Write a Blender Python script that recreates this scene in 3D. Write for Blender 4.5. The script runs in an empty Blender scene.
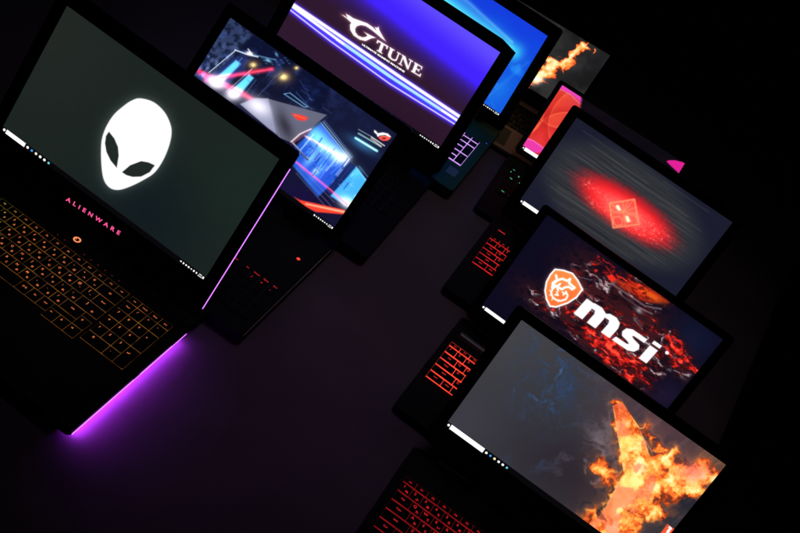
import bpy, bmesh, math, random
import numpy as np
random.seed(4)
C = bpy.context.scene.collection
MM = 0.001

# ------------------------------------------------------------------ data
# each laptop: where it stands on the table (mm), how far it is turned, how far the
# lid leans back, chin under the screen, depth of the base, side bezel, screen size.
# H maps the screen's own (u, v) to the units its wallpaper is drawn in.
LAP = {
1: dict(x=-423.1, y=1086.9, yaw=-0.1267, al=0.4105, chin=50.0, D=286, bez=23.9, size=(382, 215), t=30,
   H=[197.701061, 63.63627, 0.782942, 143.703055, -125.090615, 130.623747, -0.024125, -0.037395], top=24),
2: dict(x=-299.8, y=1377.9, yaw=-0.1147, al=0.5217, chin=21.1, D=288, bez=16.4, size=(344.5, 194), t=30,
   H=[156.818332, 56.697126, 169.743988, 112.052064, -96.942271, 114.427148, -0.017142, -0.017566], top=21),
3: dict(x=-244.1, y=1691.9, yaw=-0.0823, al=0.3496, chin=58.4, D=300, bez=22, size=(382, 215), t=30,
   H=[158.96989, 43.635087, 274.119457, 108.499444, -97.9264, 39.421124, -0.012132, -0.034933], top=22),
4: dict(x=-176.4, y=1980.3, yaw=-0.0775, al=-0.0344, chin=32.2, D=284, bez=20.0, size=(382, 215), t=30,
   H=[143.816025, 14.005318, 349.593279, 97.487963, -81.925909, 17.872375, -0.010286, -0.063202], top=24),
5: dict(x=-4.6, y=2170.2, yaw=0.0035, al=-0.0855, chin=31.1, D=236, bez=14.0, size=(310, 174), t=20,
   H=[117.012879, 8.366977, 453.9373, 70.850948, -60.708072, 42.598836, 0.000357, -0.050873], top=12),
6: dict(x=243.7, y=1923.1, yaw=-0.0485, al=0.9155, chin=12.7, D=236, bez=14, size=(310, 174), t=30,
   H=[120.971417, 51.692548, 520.984702, 78.742042, -62.01413, 148.776438, -0.005293, 0.018225], top=10),
7: dict(x=301.3, y=1679.6, yaw=-0.0986, al=0.3675, chin=41.0, D=272, bez=21.0, size=(344.5, 194), t=30,
   H=[141.483587, 40.951127, 518.607119, 98.806215, -88.113862, 202.190441, -0.013107, -0.029964], top=15),
8: dict(x=322.5, y=1353.0, yaw=-0.1322, al=0.4160, chin=29.4, D=259, bez=16.6, size=(344.5, 194), t=30,
   H=[156.131775, 51.123098, 480.418442, 114.385144, -99.165759, 307.670325, -0.019977, -0.029147], top=13),
9: dict(x=345.8, y=1045.5, yaw=-0.1146, al=0.4674, chin=49.6, D=275, bez=18.5, size=(344.5, 194), t=30,
   H=[184.215999, 62.56963, 444.706869, 131.6008, -114.924102, 426.112087, -0.020108, -0.027401], top=17),
}
for k, L in LAP.items():
    L['M'] = np.array(L['H'] + [1.0]).reshape(3, 3)
    L['Mi'] = np.linalg.inv(L['M'])

def uv_of(k, x, y):
    p = LAP[k]['Mi'] @ np.array([x, y, 1.0])
    return p[0] / p[2], p[1] / p[2]

# ------------------------------------------------------------------ materials
def lin(c):
    return tuple((v / 255 / 12.92 if v / 255 <= .04045 else ((v / 255 + .055) / 1.055) ** 2.4) for v in c)

def new_mat(name):
    m = bpy.data.materials.new(name); m.use_nodes = True
    return m, m.node_tree.nodes, m.node_tree.links, m.node_tree.nodes['Principled BSDF']

def plastic(name, col, rough=.4, metal=0., noise=.15, scale=300, bump=.0, spec=.5):
    m, n, l, b = new_mat(name)
    tc = n.new('ShaderNodeTexCoord'); nz = n.new('ShaderNodeTexNoise'); nz.inputs['Scale'].default_value = scale
    nz.inputs['Detail'].default_value = 4
    l.new(tc.outputs['Object'], nz.inputs['Vector'])
    mr = n.new('ShaderNodeMapRange'); mr.inputs['To Min'].default_value = 1 - noise; mr.inputs['To Max'].default_value = 1 + noise
    l.new(nz.outputs['Fac'], mr.inputs['Value'])
    mx = n.new('ShaderNodeVectorMath'); mx.operation = 'SCALE'; mx.inputs[0].default_value = col
    l.new(mr.outputs[0], mx.inputs['Scale']); l.new(mx.outputs[0], b.inputs['Base Color'])
    mr2 = n.new('ShaderNodeMapRange'); mr2.inputs['To Min'].default_value = rough - .06; mr2.inputs['To Max'].default_value = rough + .1
    l.new(nz.outputs['Fac'], mr2.inputs['Value']); l.new(mr2.outputs[0], b.inputs['Roughness'])
    b.inputs['Metallic'].default_value = metal; b.inputs['Specular IOR Level'].default_value = spec
    if bump:
        bp = n.new('ShaderNodeBump'); bp.inputs['Strength'].default_value = bump; bp.inputs['Distance'].default_value = .0004
        l.new(nz.outputs['Fac'], bp.inputs['Height']); l.new(bp.outputs[0], b.inputs['Normal'])
    return m

def glow(name, col, strength=1., var=0., scale=60., grad=None, vary_along=None):
    """something that gives off light; grad = second colour reached across local x"""
    m, n, l, b = new_mat(name)
    b.inputs['Base Color'].default_value = (.01, .01, .01, 1)
    b.inputs['Emission Color'].default_value = (*lin(col), 1); b.inputs['Emission Strength'].default_value = strength
    tc = n.new('ShaderNodeTexCoord')
    if var:
        nz = n.new('ShaderNodeTexNoise'); nz.inputs['Scale'].default_value = scale; nz.inputs['Detail'].default_value = 3
        l.new(tc.outputs['Object'], nz.inputs['Vector'])
        mr = n.new('ShaderNodeMapRange'); mr.inputs['From Min'].default_value = .3; mr.inputs['From Max'].default_value = .7
        mr.inputs['To Min'].default_value = strength * (1 - var); mr.inputs['To Max'].default_value = strength * (1 + var)
        l.new(nz.outputs['Fac'], mr.inputs['Value']); l.new(mr.outputs[0], b.inputs['Emission Strength'])
    if vary_along:                                   # (axis, from, to, strength_from, strength_to)
        ax, a0, a1, s0, s1 = vary_along
        sp = n.new('ShaderNodeSeparateXYZ'); l.new(tc.outputs['Object'], sp.inputs[0])
        mr = n.new('ShaderNodeMapRange'); mr.inputs['From Min'].default_value = a0; mr.inputs['From Max'].default_value = a1
        mr.inputs['To Min'].default_value = s0; mr.inputs['To Max'].default_value = s1
        l.new(sp.outputs[ax], mr.inputs['Value']); l.new(mr.outputs[0], b.inputs['Emission Strength'])
    if grad:                                         # (colour2, x_from, x_to) in metres across the keyboard
        c2, x0, x1 = grad
        geo = n.new('ShaderNodeNewGeometry'); sp = n.new('ShaderNodeSeparateXYZ'); l.new(geo.outputs['Position'], sp.inputs[0])
        mr = n.new('ShaderNodeMapRange'); mr.inputs['From Min'].default_value = x0; mr.inputs['From Max'].default_value = x1
        l.new(sp.outputs[0], mr.inputs['Value'])
        mx = n.new('ShaderNodeMix'); mx.data_type = 'RGBA'; mx.inputs[6].default_value = (*lin(col), 1); mx.inputs[7].default_value = (*lin(c2), 1)
        l.new(mr.outputs[0], mx.inputs[0]); l.new(mx.outputs[2], b.inputs['Emission Color'])
    return m

def screen_mat():
    m, n, l, b = new_mat('lit_display')
    a = n.new('ShaderNodeAttribute'); a.attribute_name = 'picture'
    b.inputs['Base Color'].default_value = (.004, .004, .004, 1); b.inputs['Roughness'].default_value = .6
    b.inputs['Specular IOR Level'].default_value = .03
    l.new(a.outputs['Color'], b.inputs['Emission Color']); b.inputs['Emission Strength'].default_value = 1.0
    return m
M_SCREEN = screen_mat()
M_BLACK = plastic('black_plastic', (.003, .003, .0033), .45, spec=.16)
M_BEZEL = plastic('bezel_plastic', (.002, .002, .0024), .55, spec=.12)
M_DECK = plastic('soft_black_deck', (.0035, .0035, .004), .6, bump=.2, spec=.1)
M_BRUSH = plastic('brushed_dark_metal', (.02, .02, .022), .38, metal=.6, noise=.25, spec=.4)
M_TEAL = plastic('dark_teal_grey_metal', (.012, .085, .045), .55, metal=.1, spec=.15)
M_BROWN = plastic('anodised_brown_metal', (.26, .15, .11), .5, metal=.3, spec=.4)
M_KEY = plastic('key_plastic', (.003, .003, .003), .55, spec=.08)
M_RUBBER = plastic('rubber', (.01, .01, .01), .8)
M_WHITE = glow('white_screen_light', (255, 255, 255), 1.1)
M_BAR = glow('taskbar_dark', (6, 6, 8), 1.0)
M_BLUEI = glow('taskbar_blue', (70, 170, 255), 1.0)
M_CYANI = glow('taskbar_cyan', (110, 220, 240), 1.0)
M_YELI = glow('taskbar_cream', (250, 240, 200), 1.0)

# ------------------------------------------------------------------ object helpers
def link(name, me, mats, parent=None, loc=None):
    o = bpy.data.objects.new(name, me)
    for m in (mats if isinstance(mats, (list, tuple)) else [mats]):
        if m.name not in [x.name for x in me.materials if x]: me.materials.append(m)
    C.objects.link(o)
    if parent: o.parent = parent
    if loc: o.location = loc
    return o

def mesh(name, V, F, scale=MM, smooth=False, mi=None):
    me = bpy.data.meshes.new(name)
    me.from_pydata([tuple(a * scale for a in v) for v in V], [], F); me.update()
    if smooth:
        for p in me.polygons: p.use_smooth = True
    if mi is not None: me.polygons.foreach_set('material_index', mi)
    return me

class MB:
    """collects solids (mm) that end as ONE mesh"""
    def __init__(s): s.V, s.F, s.I = [], [], []
    def add(s, V, F, i=0):
        n = len(s.V); s.V += [tuple(v) for v in V]; s.F += [tuple(a + n for a in f) for f in F]; s.I += [i] * len(F)
    def prism(s, pts, z0, z1, fr=None, i=0, inset=0., itop=None):
        """polygon pts extruded z0..z1; fr maps (x, y, z) into the laptop's frame; inset shrinks the top by mm"""
        n = len(pts); cx = sum(p[0] for p in pts) / n; cy = sum(p[1] for p in pts) / n
        def ins(p, d):
            if not d: return p
            hx = max(abs(q[0] - cx) for q in pts); hy = max(abs(q[1] - cy) for q in pts)
            return (cx + (p[0] - cx) * (1 - d / hx), cy + (p[1] - cy) * (1 - d / hy))
        h = min(abs(inset), abs(z1 - z0) * .6) * (1 if z1 > z0 else -1)
        lv = [(0, z0), (0, z1 - h), (inset, z1)] if inset else [(0, z0), (0, z1)]
        V = []
        for d, z in lv:
            for p in pts:
                q = ins(p, d); V.append((q[0], q[1], z))
        if fr: V = [fr(*v) for v in V]
        F = []
        for a in range(len(lv) - 1):
            for j in range(n):
                k = (j + 1) % n; F.append((a * n + j, a * n + k, (a + 1) * n + k, (a + 1) * n + j))
        F.append(tuple(range(n - 1, -1, -1))); F.append(tuple(len(V) - n + j for j in range(n)))
        s.add(V, F[:-1], i); n0 = len(s.V) - len(V)
        s.F.append(tuple(a + n0 for a in F[-1])); s.I.append(i if itop is None else itop)
        return s
    def box(s, x0, x1, y0, y1, z0, z1, fr=None, i=0, inset=0.):
        return s.prism([(x0, y0), (x1, y0), (x1, y1), (x0, y1)], z0, z1, fr, i, inset)
    def quad(s, pts, i=0):
        s.add(pts, [tuple(range(len(pts)))], i); return s
    def cyl(s, a, b, r, n=14, i=0):
        a, b = np.array(a, float), np.array(b, float); d = (b - a) / np.linalg.norm(b - a)
        t = np.array([0, 0, 1.]) if abs(d[2]) < .9 else np.array([1., 0, 0]); e = np.cross(d, t); e /= np.linalg.norm(e); f = np.cross(d, e)
        V = [tuple(p + r * (math.cos(2 * math.pi * j / n) * e + math.sin(2 * math.pi * j / n) * f)) for p in (a, b) for j in range(n)]
        F = [(j, (j + 1) % n, n + (j + 1) % n, n + j) for j in range(n)] + [tuple(range(n - 1, -1, -1)), tuple(range(n, 2 * n))]
        s.add(V, F, i); return s
    def build(s, name, mats, parent=None, loc=None, smooth=False):
        me = mesh(name, s.V, s.F, smooth=smooth, mi=s.I)
        bm = bmesh.new(); bm.from_mesh(me); bmesh.ops.recalc_face_normals(bm, faces=bm.faces); bm.to_mesh(me); bm.free()
        return link(name, me, mats, parent, loc)

def rrect(x0, x1, y0, y1, r, n=5):
    """rounded rectangle; r = radius or four radii (bl, br, tr, tl)"""
    rs = r if isinstance(r, (list, tuple)) else (r,) * 4
    P = []
    for (cx, cy, a0, q) in ((x0, y0, 180, rs[0]), (x1, y0, 270, rs[1]), (x1, y1, 0, rs[2]), (x0, y1, 90, rs[3])):
        ox = cx + (q if cx == x0 else -q); oy = cy + (q if cy == y0 else -q)
        if q < .01: P.append((cx, cy)); continue
        for j in range(n + 1):
            a = math.radians(a0 + 90 * j / n); P.append((ox + q * math.cos(a), oy + q * math.sin(a)))
    return P

_tc = {}
def text_mesh(body, size=1.0, bold=0., align='CENTER', res=2, spacing=1.):
    key = (body, size, bold, align, spacing)
    if key in _tc: return _tc[key]
    cu = bpy.data.curves.new('lettering', 'FONT'); cu.body = body; cu.size = size; cu.offset = bold
    cu.align_x = align; cu.align_y = 'CENTER'; cu.resolution_u = res; cu.fill_mode = 'FRONT'; cu.space_character = spacing
    o = bpy.data.objects.new('lettering', cu); C.objects.link(o); bpy.context.view_layer.update()
    me = bpy.data.meshes.new_from_object(o.evaluated_get(bpy.context.evaluated_depsgraph_get()))
    V = [tuple(v.co) for v in me.vertices]; F = [tuple(p.vertices) for p in me.polygons]
    bpy.data.objects.remove(o); bpy.data.curves.remove(cu); bpy.data.meshes.remove(me)
    _tc[key] = (V, F); return V, F

# ------------------------------------------------------------------ painting of the wallpapers
def h2(ix, iy, s):
    n = (ix.astype(np.int64) * 374761393 + iy.astype(np.int64) * 668265263 + s * 974634541) & 0x7fffffff
    n = ((n ^ (n >> 13)) * 1274126177) & 0x7fffffff
    return ((n ^ (n >> 16)) & 0xffff) / 65535.
def vn(x, y, s=0):
    ix, iy = np.floor(x), np.floor(y); fx, fy = x - ix, y - iy
    fx = fx * fx * (3 - 2 * fx); fy = fy * fy * (3 - 2 * fy)
    return (h2(ix, iy, s) * (1 - fx) + h2(ix + 1, iy, s) * fx) * (1 - fy) + (h2(ix, iy + 1, s) * (1 - fx) + h2(ix + 1, iy + 1, s) * fx) * fy
def fbm(x, y, s=0, o=5):
    r, a, t = 0, .5, 0
    for j in range(o):
        r = r + a * vn(x, y, s + j * 7); t += a; a *= .5; x = x * 2.03 + 3.1; y = y * 2.03 - 1.7
    return r / t
def ridge(x, y, s=0, o=5):
    r, a, t = 0, .5, 0
    for j in range(o):
        r = r + a * (1 - np.abs(2 * vn(x, y, s + j * 5) - 1)); t += a; a *= .55; x = x * 2.1 + 1.3; y = y * 2.1 + 5.2
    return r / t
def ss(a, b, x): t = np.clip((x - a) / (b - a), 0, 1); return t * t * (3 - 2 * t)
def segd(X, Y, a, b):
    dx, dy = b[0] - a[0], b[1] - a[1]; t = np.clip(((X - a[0]) * dx + (Y - a[1]) * dy) / (dx * dx + dy * dy + 1e-9), 0, 1)
    return np.hypot(X - a[0] - t * dx, Y - a[1] - t * dy), t
def polyd(X, Y, pts):
    """signed distance, negative inside"""
    d = np.full(X.shape, 1e9); ins = np.zeros(X.shape, bool); n = len(pts)
    for j in range(n):
        a, b = pts[j], pts[(j + 1) % n]; d = np.minimum(d, segd(X, Y, a, b)[0])
        c = ((a[1] > Y) != (b[1] > Y)) & (X < (b[0] - a[0]) * (Y - a[1]) / (b[1] - a[1] + 1e-12) + a[0]); ins ^= c
    return np.where(ins, -d, d)
def smooth_poly(pts, n=6):
    out = []; N = len(pts)
    for i in range(N):
        p0, p1, p2, p3 = [np.array(pts[(i + j - 1) % N], float) for j in range(4)]
        for k in range(n):
            t = k / n; out.append(tuple(.5 * ((2 * p1) + (-p0 + p2) * t + (2 * p0 - 5 * p1 + 4 * p2 - p3) * t * t + (-p0 + 3 * p1 - 3 * p2 + p3) * t ** 3)))
    return out
class Pic:
    def __init__(s, k, nx, ny):
        s.k, s.nx, s.ny = k, nx, ny
        u, v = np.meshgrid(np.linspace(0, 1, nx + 1), np.linspace(0, 1, ny + 1)); s.u, s.v = u, v
        M = LAP[k]['M']; w = M[2, 0] * u + M[2, 1] * v + 1
        s.X = (M[0, 0] * u + M[0, 1] * v + M[0, 2]) / w; s.Y = (M[1, 0] * u + M[1, 1] * v + M[1, 2]) / w
        s.c = np.zeros(u.shape + (3,))
    def mix(s, col, a):
        a = np.clip(a, 0, 1)[..., None]; s.c = s.c * (1 - a) + np.asarray(col, float) * a
    def add(s, col, a): s.c = s.c + np.clip(a, 0, 9)[..., None] * np.asarray(col, float)
    def poly(s, pts, col, soft=.5, a=1., sm=False):
        s.mix(col, a * ss(soft, -soft, polyd(s.X, s.Y, smooth_poly(pts) if sm else pts)))
    def line(s, pts, w, col, a=1., soft=.6, w2=None):
        al = np.zeros(s.X.shape)
        for p, q in zip(pts[:-1], pts[1:]):
            d, t = segd(s.X, s.Y, p, q); ww = w if w2 is None else w + (w2 - w) * t
            al = np.maximum(al, ss(soft, -soft, d - ww / 2))
        s.mix(col, a * al)
    def halo(s, pts, r, col, a=1.):
        al = np.zeros(s.X.shape)
        for p, q in zip(pts[:-1], pts[1:]): al = np.maximum(al, np.exp(-(segd(s.X, s.Y, p, q)[0] / r) ** 2))
        s.add(col, a * al)
    def blob(s, x, y, rx, ry, col, a=1., ang=0., add=False, hard=False):
        c, q = math.cos(math.radians(ang)), math.sin(math.radians(ang)); dx, dy = s.X - x, s.Y - y
        r = np.hypot((dx * c + dy * q) / rx, (-dx * q + dy * c) / ry)
        al = ss(1.15, .85, r) if hard else np.exp(-r * r)
        (s.add if add else s.mix)(col, a * al)
    def soften(s, r, g, thr=150, base=0):
        """bloom painted into the picture colours: light spread r cells wide from its brightest strokes"""
        def bl(a, q):
            for ax in (0, 1):
                for _ in range(3):
                    pad = [(0, 0)] * 3; pad[ax] = (q + 1, q); c = np.cumsum(np.pad(a, pad, mode='edge'), axis=ax); n = a.shape[ax]
                    a = (np.take(c, range(2 * q + 1, 2 * q + 1 + n), axis=ax) - np.take(c, range(0, n), axis=ax)) / (2 * q + 1)
            return a
        if base: s.c = bl(np.clip(s.c, 0, 255), base)
        s.c = s.c + g * bl(np.clip(s.c - thr, 0, 110), r)
        return s
    def make(s, parent):
        L = LAP[s.k]; W, Hh = L['size']; nx, ny = s.nx, s.ny
        P = lidpt(L, (s.u - .5) * W, L['chin'] + s.v * Hh, -.4)
        V = np.stack(P, -1).reshape(-1, 3) * MM
        idx = np.arange((nx + 1) * (ny + 1)).reshape(ny + 1, nx + 1)
        Q = np.stack([idx[:-1, :-1], idx[:-1, 1:], idx[1:, 1:], idx[1:, :-1]], -1).reshape(-1)
        me = bpy.data.meshes.new('screen'); nq = nx * ny
        me.vertices.add(len(V)); me.vertices.foreach_set('co', V.reshape(-1)); me.loops.add(nq * 4); me.loops.foreach_set('vertex_index', Q)
        me.polygons.add(nq); me.polygons.foreach_set('loop_start', np.arange(nq) * 4); me.update(calc_edges=True); me.validate()
        c = np.clip(s.c, 0, 255) / 255; c = np.where(c <= .04045, c / 12.92, ((c + .055) / 1.055) ** 2.4)
        at = me.color_attributes.new('picture', 'FLOAT_COLOR', 'POINT')
        at.data.foreach_set('color', np.concatenate([c.reshape(-1, 3), np.ones((len(V), 1))], 1).reshape(-1).astype(np.float32))
        return link('screen', me, M_SCREEN, parent)

def lidpt(L, a, b, n=0.):
    """point of the lid: a across from the middle, b up from the hinge, n towards the viewer"""
    s, c = math.sin(L['al']), math.cos(L['al'])
    return (a + b * 0, -10 + b * s - n * c, L['t'] + b * c + n * s)

def aff(o, ax, by):                         # small local frame for letters
    return lambda p: (o[0] + p[0] * ax[0] + p[1] * by[0], o[1] + p[0] * ax[1] + p[1] * by[1])

def pic1():
    p = Pic(1, 560, 315); X, Y = p.X, p.Y
    p.mix((29, 37, 34), np.ones(X.shape)); p.blob(150, 215, 70, 60, (17, 26, 31), .85); p.blob(235, 190, 50, 50, (27, 42, 35), .7)
    p.blob(60, 30, 50, 60, (36, 40, 37), .8); p.c *= (1 + .05 * (fbm(X / 6, Y / 6, 3) - .5))[..., None]
    f = lambda q: (80 + q[0] / 4.1, 80 + q[1] / 4.1)
    head = [f(q) for q in [(245,75),(300,90),(345,130),(370,180),(375,220),(365,270),(340,330),(305,380),(260,410),(210,435),(165,450),(130,447),(105,425),(92,390),(86,330),(86,270),(92,230),(110,185),(140,140),(180,105),(210,85)]]
    d = polyd(X, Y, smooth_poly(head, 4)); p.add((60, 66, 64), .55 * np.exp(-np.clip(d, 0, 99) / 4) * (d > 0))
    p.mix((255, 255, 255), ss(.5, -.5, d))
    for e in ([(118,212),(140,240),(155,275),(158,310),(150,360),(125,330),(108,295),(102,260),(106,230)], [(172,378),(205,350),(250,333),(280,338),(306,350),(285,378),(250,396),(215,397),(190,390)]):
        p.poly([f(q) for q in e], (34, 42, 40), .45)
    return p

def pic2():
    p = Pic(2, 560, 315); X, Y = p.X, p.Y
    p.mix((19, 22, 48), np.ones(X.shape)); p.blob(370, 120, 40, 40, (24, 30, 66), .6); p.blob(300, 200, 40, 20, (25, 16, 62), .9)
    n = fbm(X / 4, Y / 4, 5, 5)
    m = ss(3, -3, polyd(X, Y, [(226, 8), (255, 36), (239, 50), (206, 82), (190, 70)]))
    p.mix((48, 60, 98), m); p.add((75, 85, 105), m * ss(.45, .85, n) * ss(30, 75, Y)); p.add((-26, -28, -40), m * ss(.55, .3, n))
    p.poly([(253, 34), (330, 82), (322, 112), (284, 98), (268, 62), (241, 51)], (14, 19, 50), 2.5)
    p.add((14, 24, 46), ss(.5, .8, fbm(X / 9, Y / 9, 8)) * ss(150, 60, Y))
    # windows and neon of the street
    p.poly([(238, 56), (250, 60), (226, 88), (206, 78)], (36, 50, 108), 1.5)
    for (A, B, D, E) in (((236,60),(241,64),(220,85),(212,81)), ((249,74),(254,78),(238,97),(228,93))):
        p.poly([A, B, D, E], (110, 206, 248), 1.3); p.blob((D[0]+E[0])/2, (D[1]+E[1])/2, 10, 7, (255, 250, 255), .9)
    p.line([(235.5, 50.5), (209, 72.5)], .8, (225, 240, 255), .95, .5); p.line([(235, 50), (246, 54), (258, 57)], 1.2, (230, 245, 255), .9)
    p.blob(249.5, 53.5, 4, 2, (255, 255, 255), 1, 15); p.line([(248, 49), (252, 55)], 1, (255, 255, 255), .9)
    p.line([(255, 55), (276, 60)], 1.2, (120, 190, 230), .6); p.blob(268, 60.5, 3.5, 1.5, (150, 220, 245), .9, 25); p.blob(276.5, 54.5, 2.5, 1.2, (110, 200, 230), .8, 60)
    for j in range(14): p.blob(262 + 2.1 * j, 58 + (j * 37 % 11) * .7, 1.3, .6, (90, 150, 190), .55, 30)
    p.line([(242, 58), (224, 80)], .7, (150, 190, 240), .6); p.line([(252, 69), (226, 92)], .7, (220, 230, 255), .7)
    p.line([(256, 80), (246, 93)], 1, (70, 120, 190), .6); p.line([(276, 76), (258, 96)], .8, (60, 90, 150), .6)
    p.halo([(199, 71.5), (245, 95), (262, 106)], 2.4, (215, 25, 50), 1.1); p.halo([(206, 80), (272, 69)], 2.2, (215, 30, 55), 1.)
    p.line([(214, 79), (272, 69)], .8, (255, 110, 120), .8); p.line([(205, 75), (256, 101)], .9, (255, 130, 140), .8)
    p.blob(216, 82, 9, 5, (255, 245, 250), .95, 35); p.blob(233, 94, 5, 3, (255, 235, 255), .8, 35)
    for x, y, r in ((253, 65, 3.2), (283.5, 77, 4.6), (296.5, 68, 1.8)):
        p.blob(x, y, r * 2, r * 1.6, (150, 100, 20), .6, add=True); p.blob(x, y, r, r * .75, (255, 238, 170), 1)
    p.line([(284, 94), (290, 93), (308, 107), (304, 107), (290, 98), (284, 94)], .9, (130, 190, 225), .9)
    p.line([(296, 92), (312, 110)], .7, (70, 110, 180), .7); p.line([(300, 80), (311, 100)], 1, (40, 60, 120), .7); p.line([(262, 92), (282, 74)], .8, (50, 64, 110), .8)
    # bright hall on the right
    p.poly([(321, 123), (350, 160), (331, 185), (318, 197), (292, 165), (294, 148)], (38, 92, 190), 1.2)
    p.blob(318, 138, 9, 16, (130, 215, 255), .95, -38); p.blob(333, 152, 15, 8, (200, 240, 255), .95, 38); p.blob(343, 158, 7, 6, (255, 255, 255), .9)
    p.blob(311, 158, 11, 4, (150, 210, 250), .8, -50); p.blob(320, 170, 12, 5, (90, 170, 245), .8, -50); p.blob(326, 176, 5, 9, (50, 90, 200), .6, 30)
    for j in range(11):
        x = 299 + 4.3 * j; y = 140 + 3.4 * j
        p.line([(x + 10, y - 12 + (j % 3) * 3), (x - 3, y + 7)], .8 + (j % 2) * .6, [(30, 60, 150), (220, 240, 255), (100, 170, 240)][j % 3], .6)
    p.poly([(356, 167), (367, 180), (350, 208), (330, 196)], (76, 170, 232), .9); p.blob(347, 203, 9, 6, (245, 252, 255), .95, 30); p.blob(356, 172, 6, 5, (110, 205, 240), .7)
    p.poly([(350, 162), (356, 167), (330, 196), (326, 190)], (24, 44, 110), 1.2, .85)
    for o in (0, 2.2, 4): p.line([(321 + o * .9, 123 - o * .6), (350 + o * .8, 159 - o * .5)], .7, (190, 225, 255) if o < 3 else (90, 130, 190), .8)
    p.line([(349, 159), (344, 166)], 1, (255, 255, 255), .9); p.line([(356, 167), (366, 181)], .7, (180, 220, 255), .8); p.line([(359, 166), (368, 177)], .6, (120, 170, 220), .7)
    p.halo([(307, 137), (344, 159)], 1.4, (215, 90, 90), .6); p.line([(305, 136), (345, 159)], 1, (255, 215, 220), .85)
    p.line([(296, 162), (331, 190), (347, 205)], .9, (255, 100, 110), .9, .7); p.halo([(296, 162), (345, 203)], 1.6, (130, 20, 60), .6)
    for a, b in (((296, 168), (331, 206)), ((299, 166), (334, 202)), ((296, 173), (326, 207))): p.line([a, b], .8, (120, 135, 160), .55)
    p.blob(316, 171, 4, 2.4, (225, 245, 255), .9, -45); p.line([(312, 176), (321, 167)], .7, (30, 60, 110), .7)
    p.poly([(294, 197), (300, 200), (345, 210), (344.5, 214.5), (316, 212), (304, 206)], (232, 70, 48), .9); p.line([(306, 204), (344, 212)], 1.6, (255, 190, 160), .9, .9, 2.2)
    rnd = random.Random(11)
    for j in range(60):
        x = 296 + rnd.random() * 62; y = 138 + (x - 296) * .8 + rnd.uniform(-16, 14); l = rnd.uniform(2, 9)
        if rnd.random() < .6: p.line([(x, y), (x - l * .62, y + l * .78)], rnd.uniform(.4, 1.1), rnd.choice([(190, 230, 255), (120, 190, 250), (26, 46, 120), (245, 250, 255)]), rnd.uniform(.3, .75))
        else: p.line([(x, y), (x + l * .78, y + l * .62)], rnd.uniform(.4, .9), rnd.choice([(150, 200, 250), (24, 40, 110), (90, 110, 160)]), rnd.uniform(.3, .6))
    for j in range(34):
        x = 238 + rnd.random() * 90; y = 62 + (x - 238) * .55 + rnd.uniform(-12, 16); l = rnd.uniform(3, 12)
        a_ = rnd.random() < .6; p.line([(x, y), (x - l * .66, y + l * .75) if a_ else (x + l * .8, y + l * .55)], rnd.uniform(.4, 1.), rnd.choice([(60, 84, 150), (34, 50, 104), (90, 120, 180)]), rnd.uniform(.3, .6))
    # silver notebook lid floating in the street
    p.poly([(240, 104), (250, 101), (267, 98.5), (327, 115), (311, 128), (292.5, 143), (280, 138)], (104, 106, 128), .6)
    p.poly([(240, 104), (255, 98), (268, 98.6), (277, 134), (268, 128)], (150, 152, 172), .7); p.blob(258, 106, 14, 8, (225, 222, 232), .9, 30)
    p.blob(285, 125, 6, 15, (48, 44, 58), .85, -22); p.blob(300, 116, 14, 9, (112, 112, 136), .6, 15)
    p.line([(268, 99), (280, 138)], .7, (160, 160, 180), .6)
    p.poly([(291, 113), (294, 114), (301, 115), (308.5, 118), (304, 121), (297, 119.5)], (245, 60, 45), .7); p.line([(294, 115), (305, 118.6)], 1, (255, 140, 110), .7)
    p.line([(291, 142), (300, 134), (311, 129)], 1.2, (255, 225, 225), .95); p.line([(292, 144), (310, 131)], .8, (230, 60, 80), .7)
    p.line([(293, 143), (305, 157), (309, 159)], 1.6, (170, 175, 190), .9); p.line([(295, 147), (308, 160)], 1, (20, 20, 40), .8)
    # lamp bars and the emblem with its two lines of lettering
    p.blob(362, 145, 16, 5, (50, 120, 150), .6, 31, add=True)
    p.line([(355.5, 138), (377, 151)], 2.3, (150, 232, 235), 1, .7); p.line([(357, 139), (376, 150.5)], 1, (225, 255, 255), .9)
    p.line([(358.5, 133.5), (381, 146.5)], 1.7, (150, 190, 190), .85); p.line([(358.5, 129.5), (371, 136.5)], .9, (150, 175, 180), .8)
    f = lambda q: (340 + q[0] / 8.89, 110 + q[1] / 8.89)
    p.poly([f(q) for q in [(302, 178), (318, 185), (335, 207), (380, 200), (425, 210), (455, 240), (440, 242), (400, 222), (352, 228), (335, 240), (325, 215), (305, 200)]], (255, 250, 245), .45)
    p.poly([f(q) for q in [(340, 240), (385, 228), (420, 232), (452, 250), (425, 272), (385, 275), (355, 262)]], (250, 90, 70), .5)
    p.poly([f(q) for q in [(372, 246), (400, 245), (412, 252), (395, 262), (378, 258)]], (60, 30, 60), .5)
    p.line([f((280, 240)), f((395, 318))], 1.1, (240, 232, 225), .9, .5); p.line([f((276, 252)), f((365, 325))], .9, (235, 220, 210), .85, .5)
    return p

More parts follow.
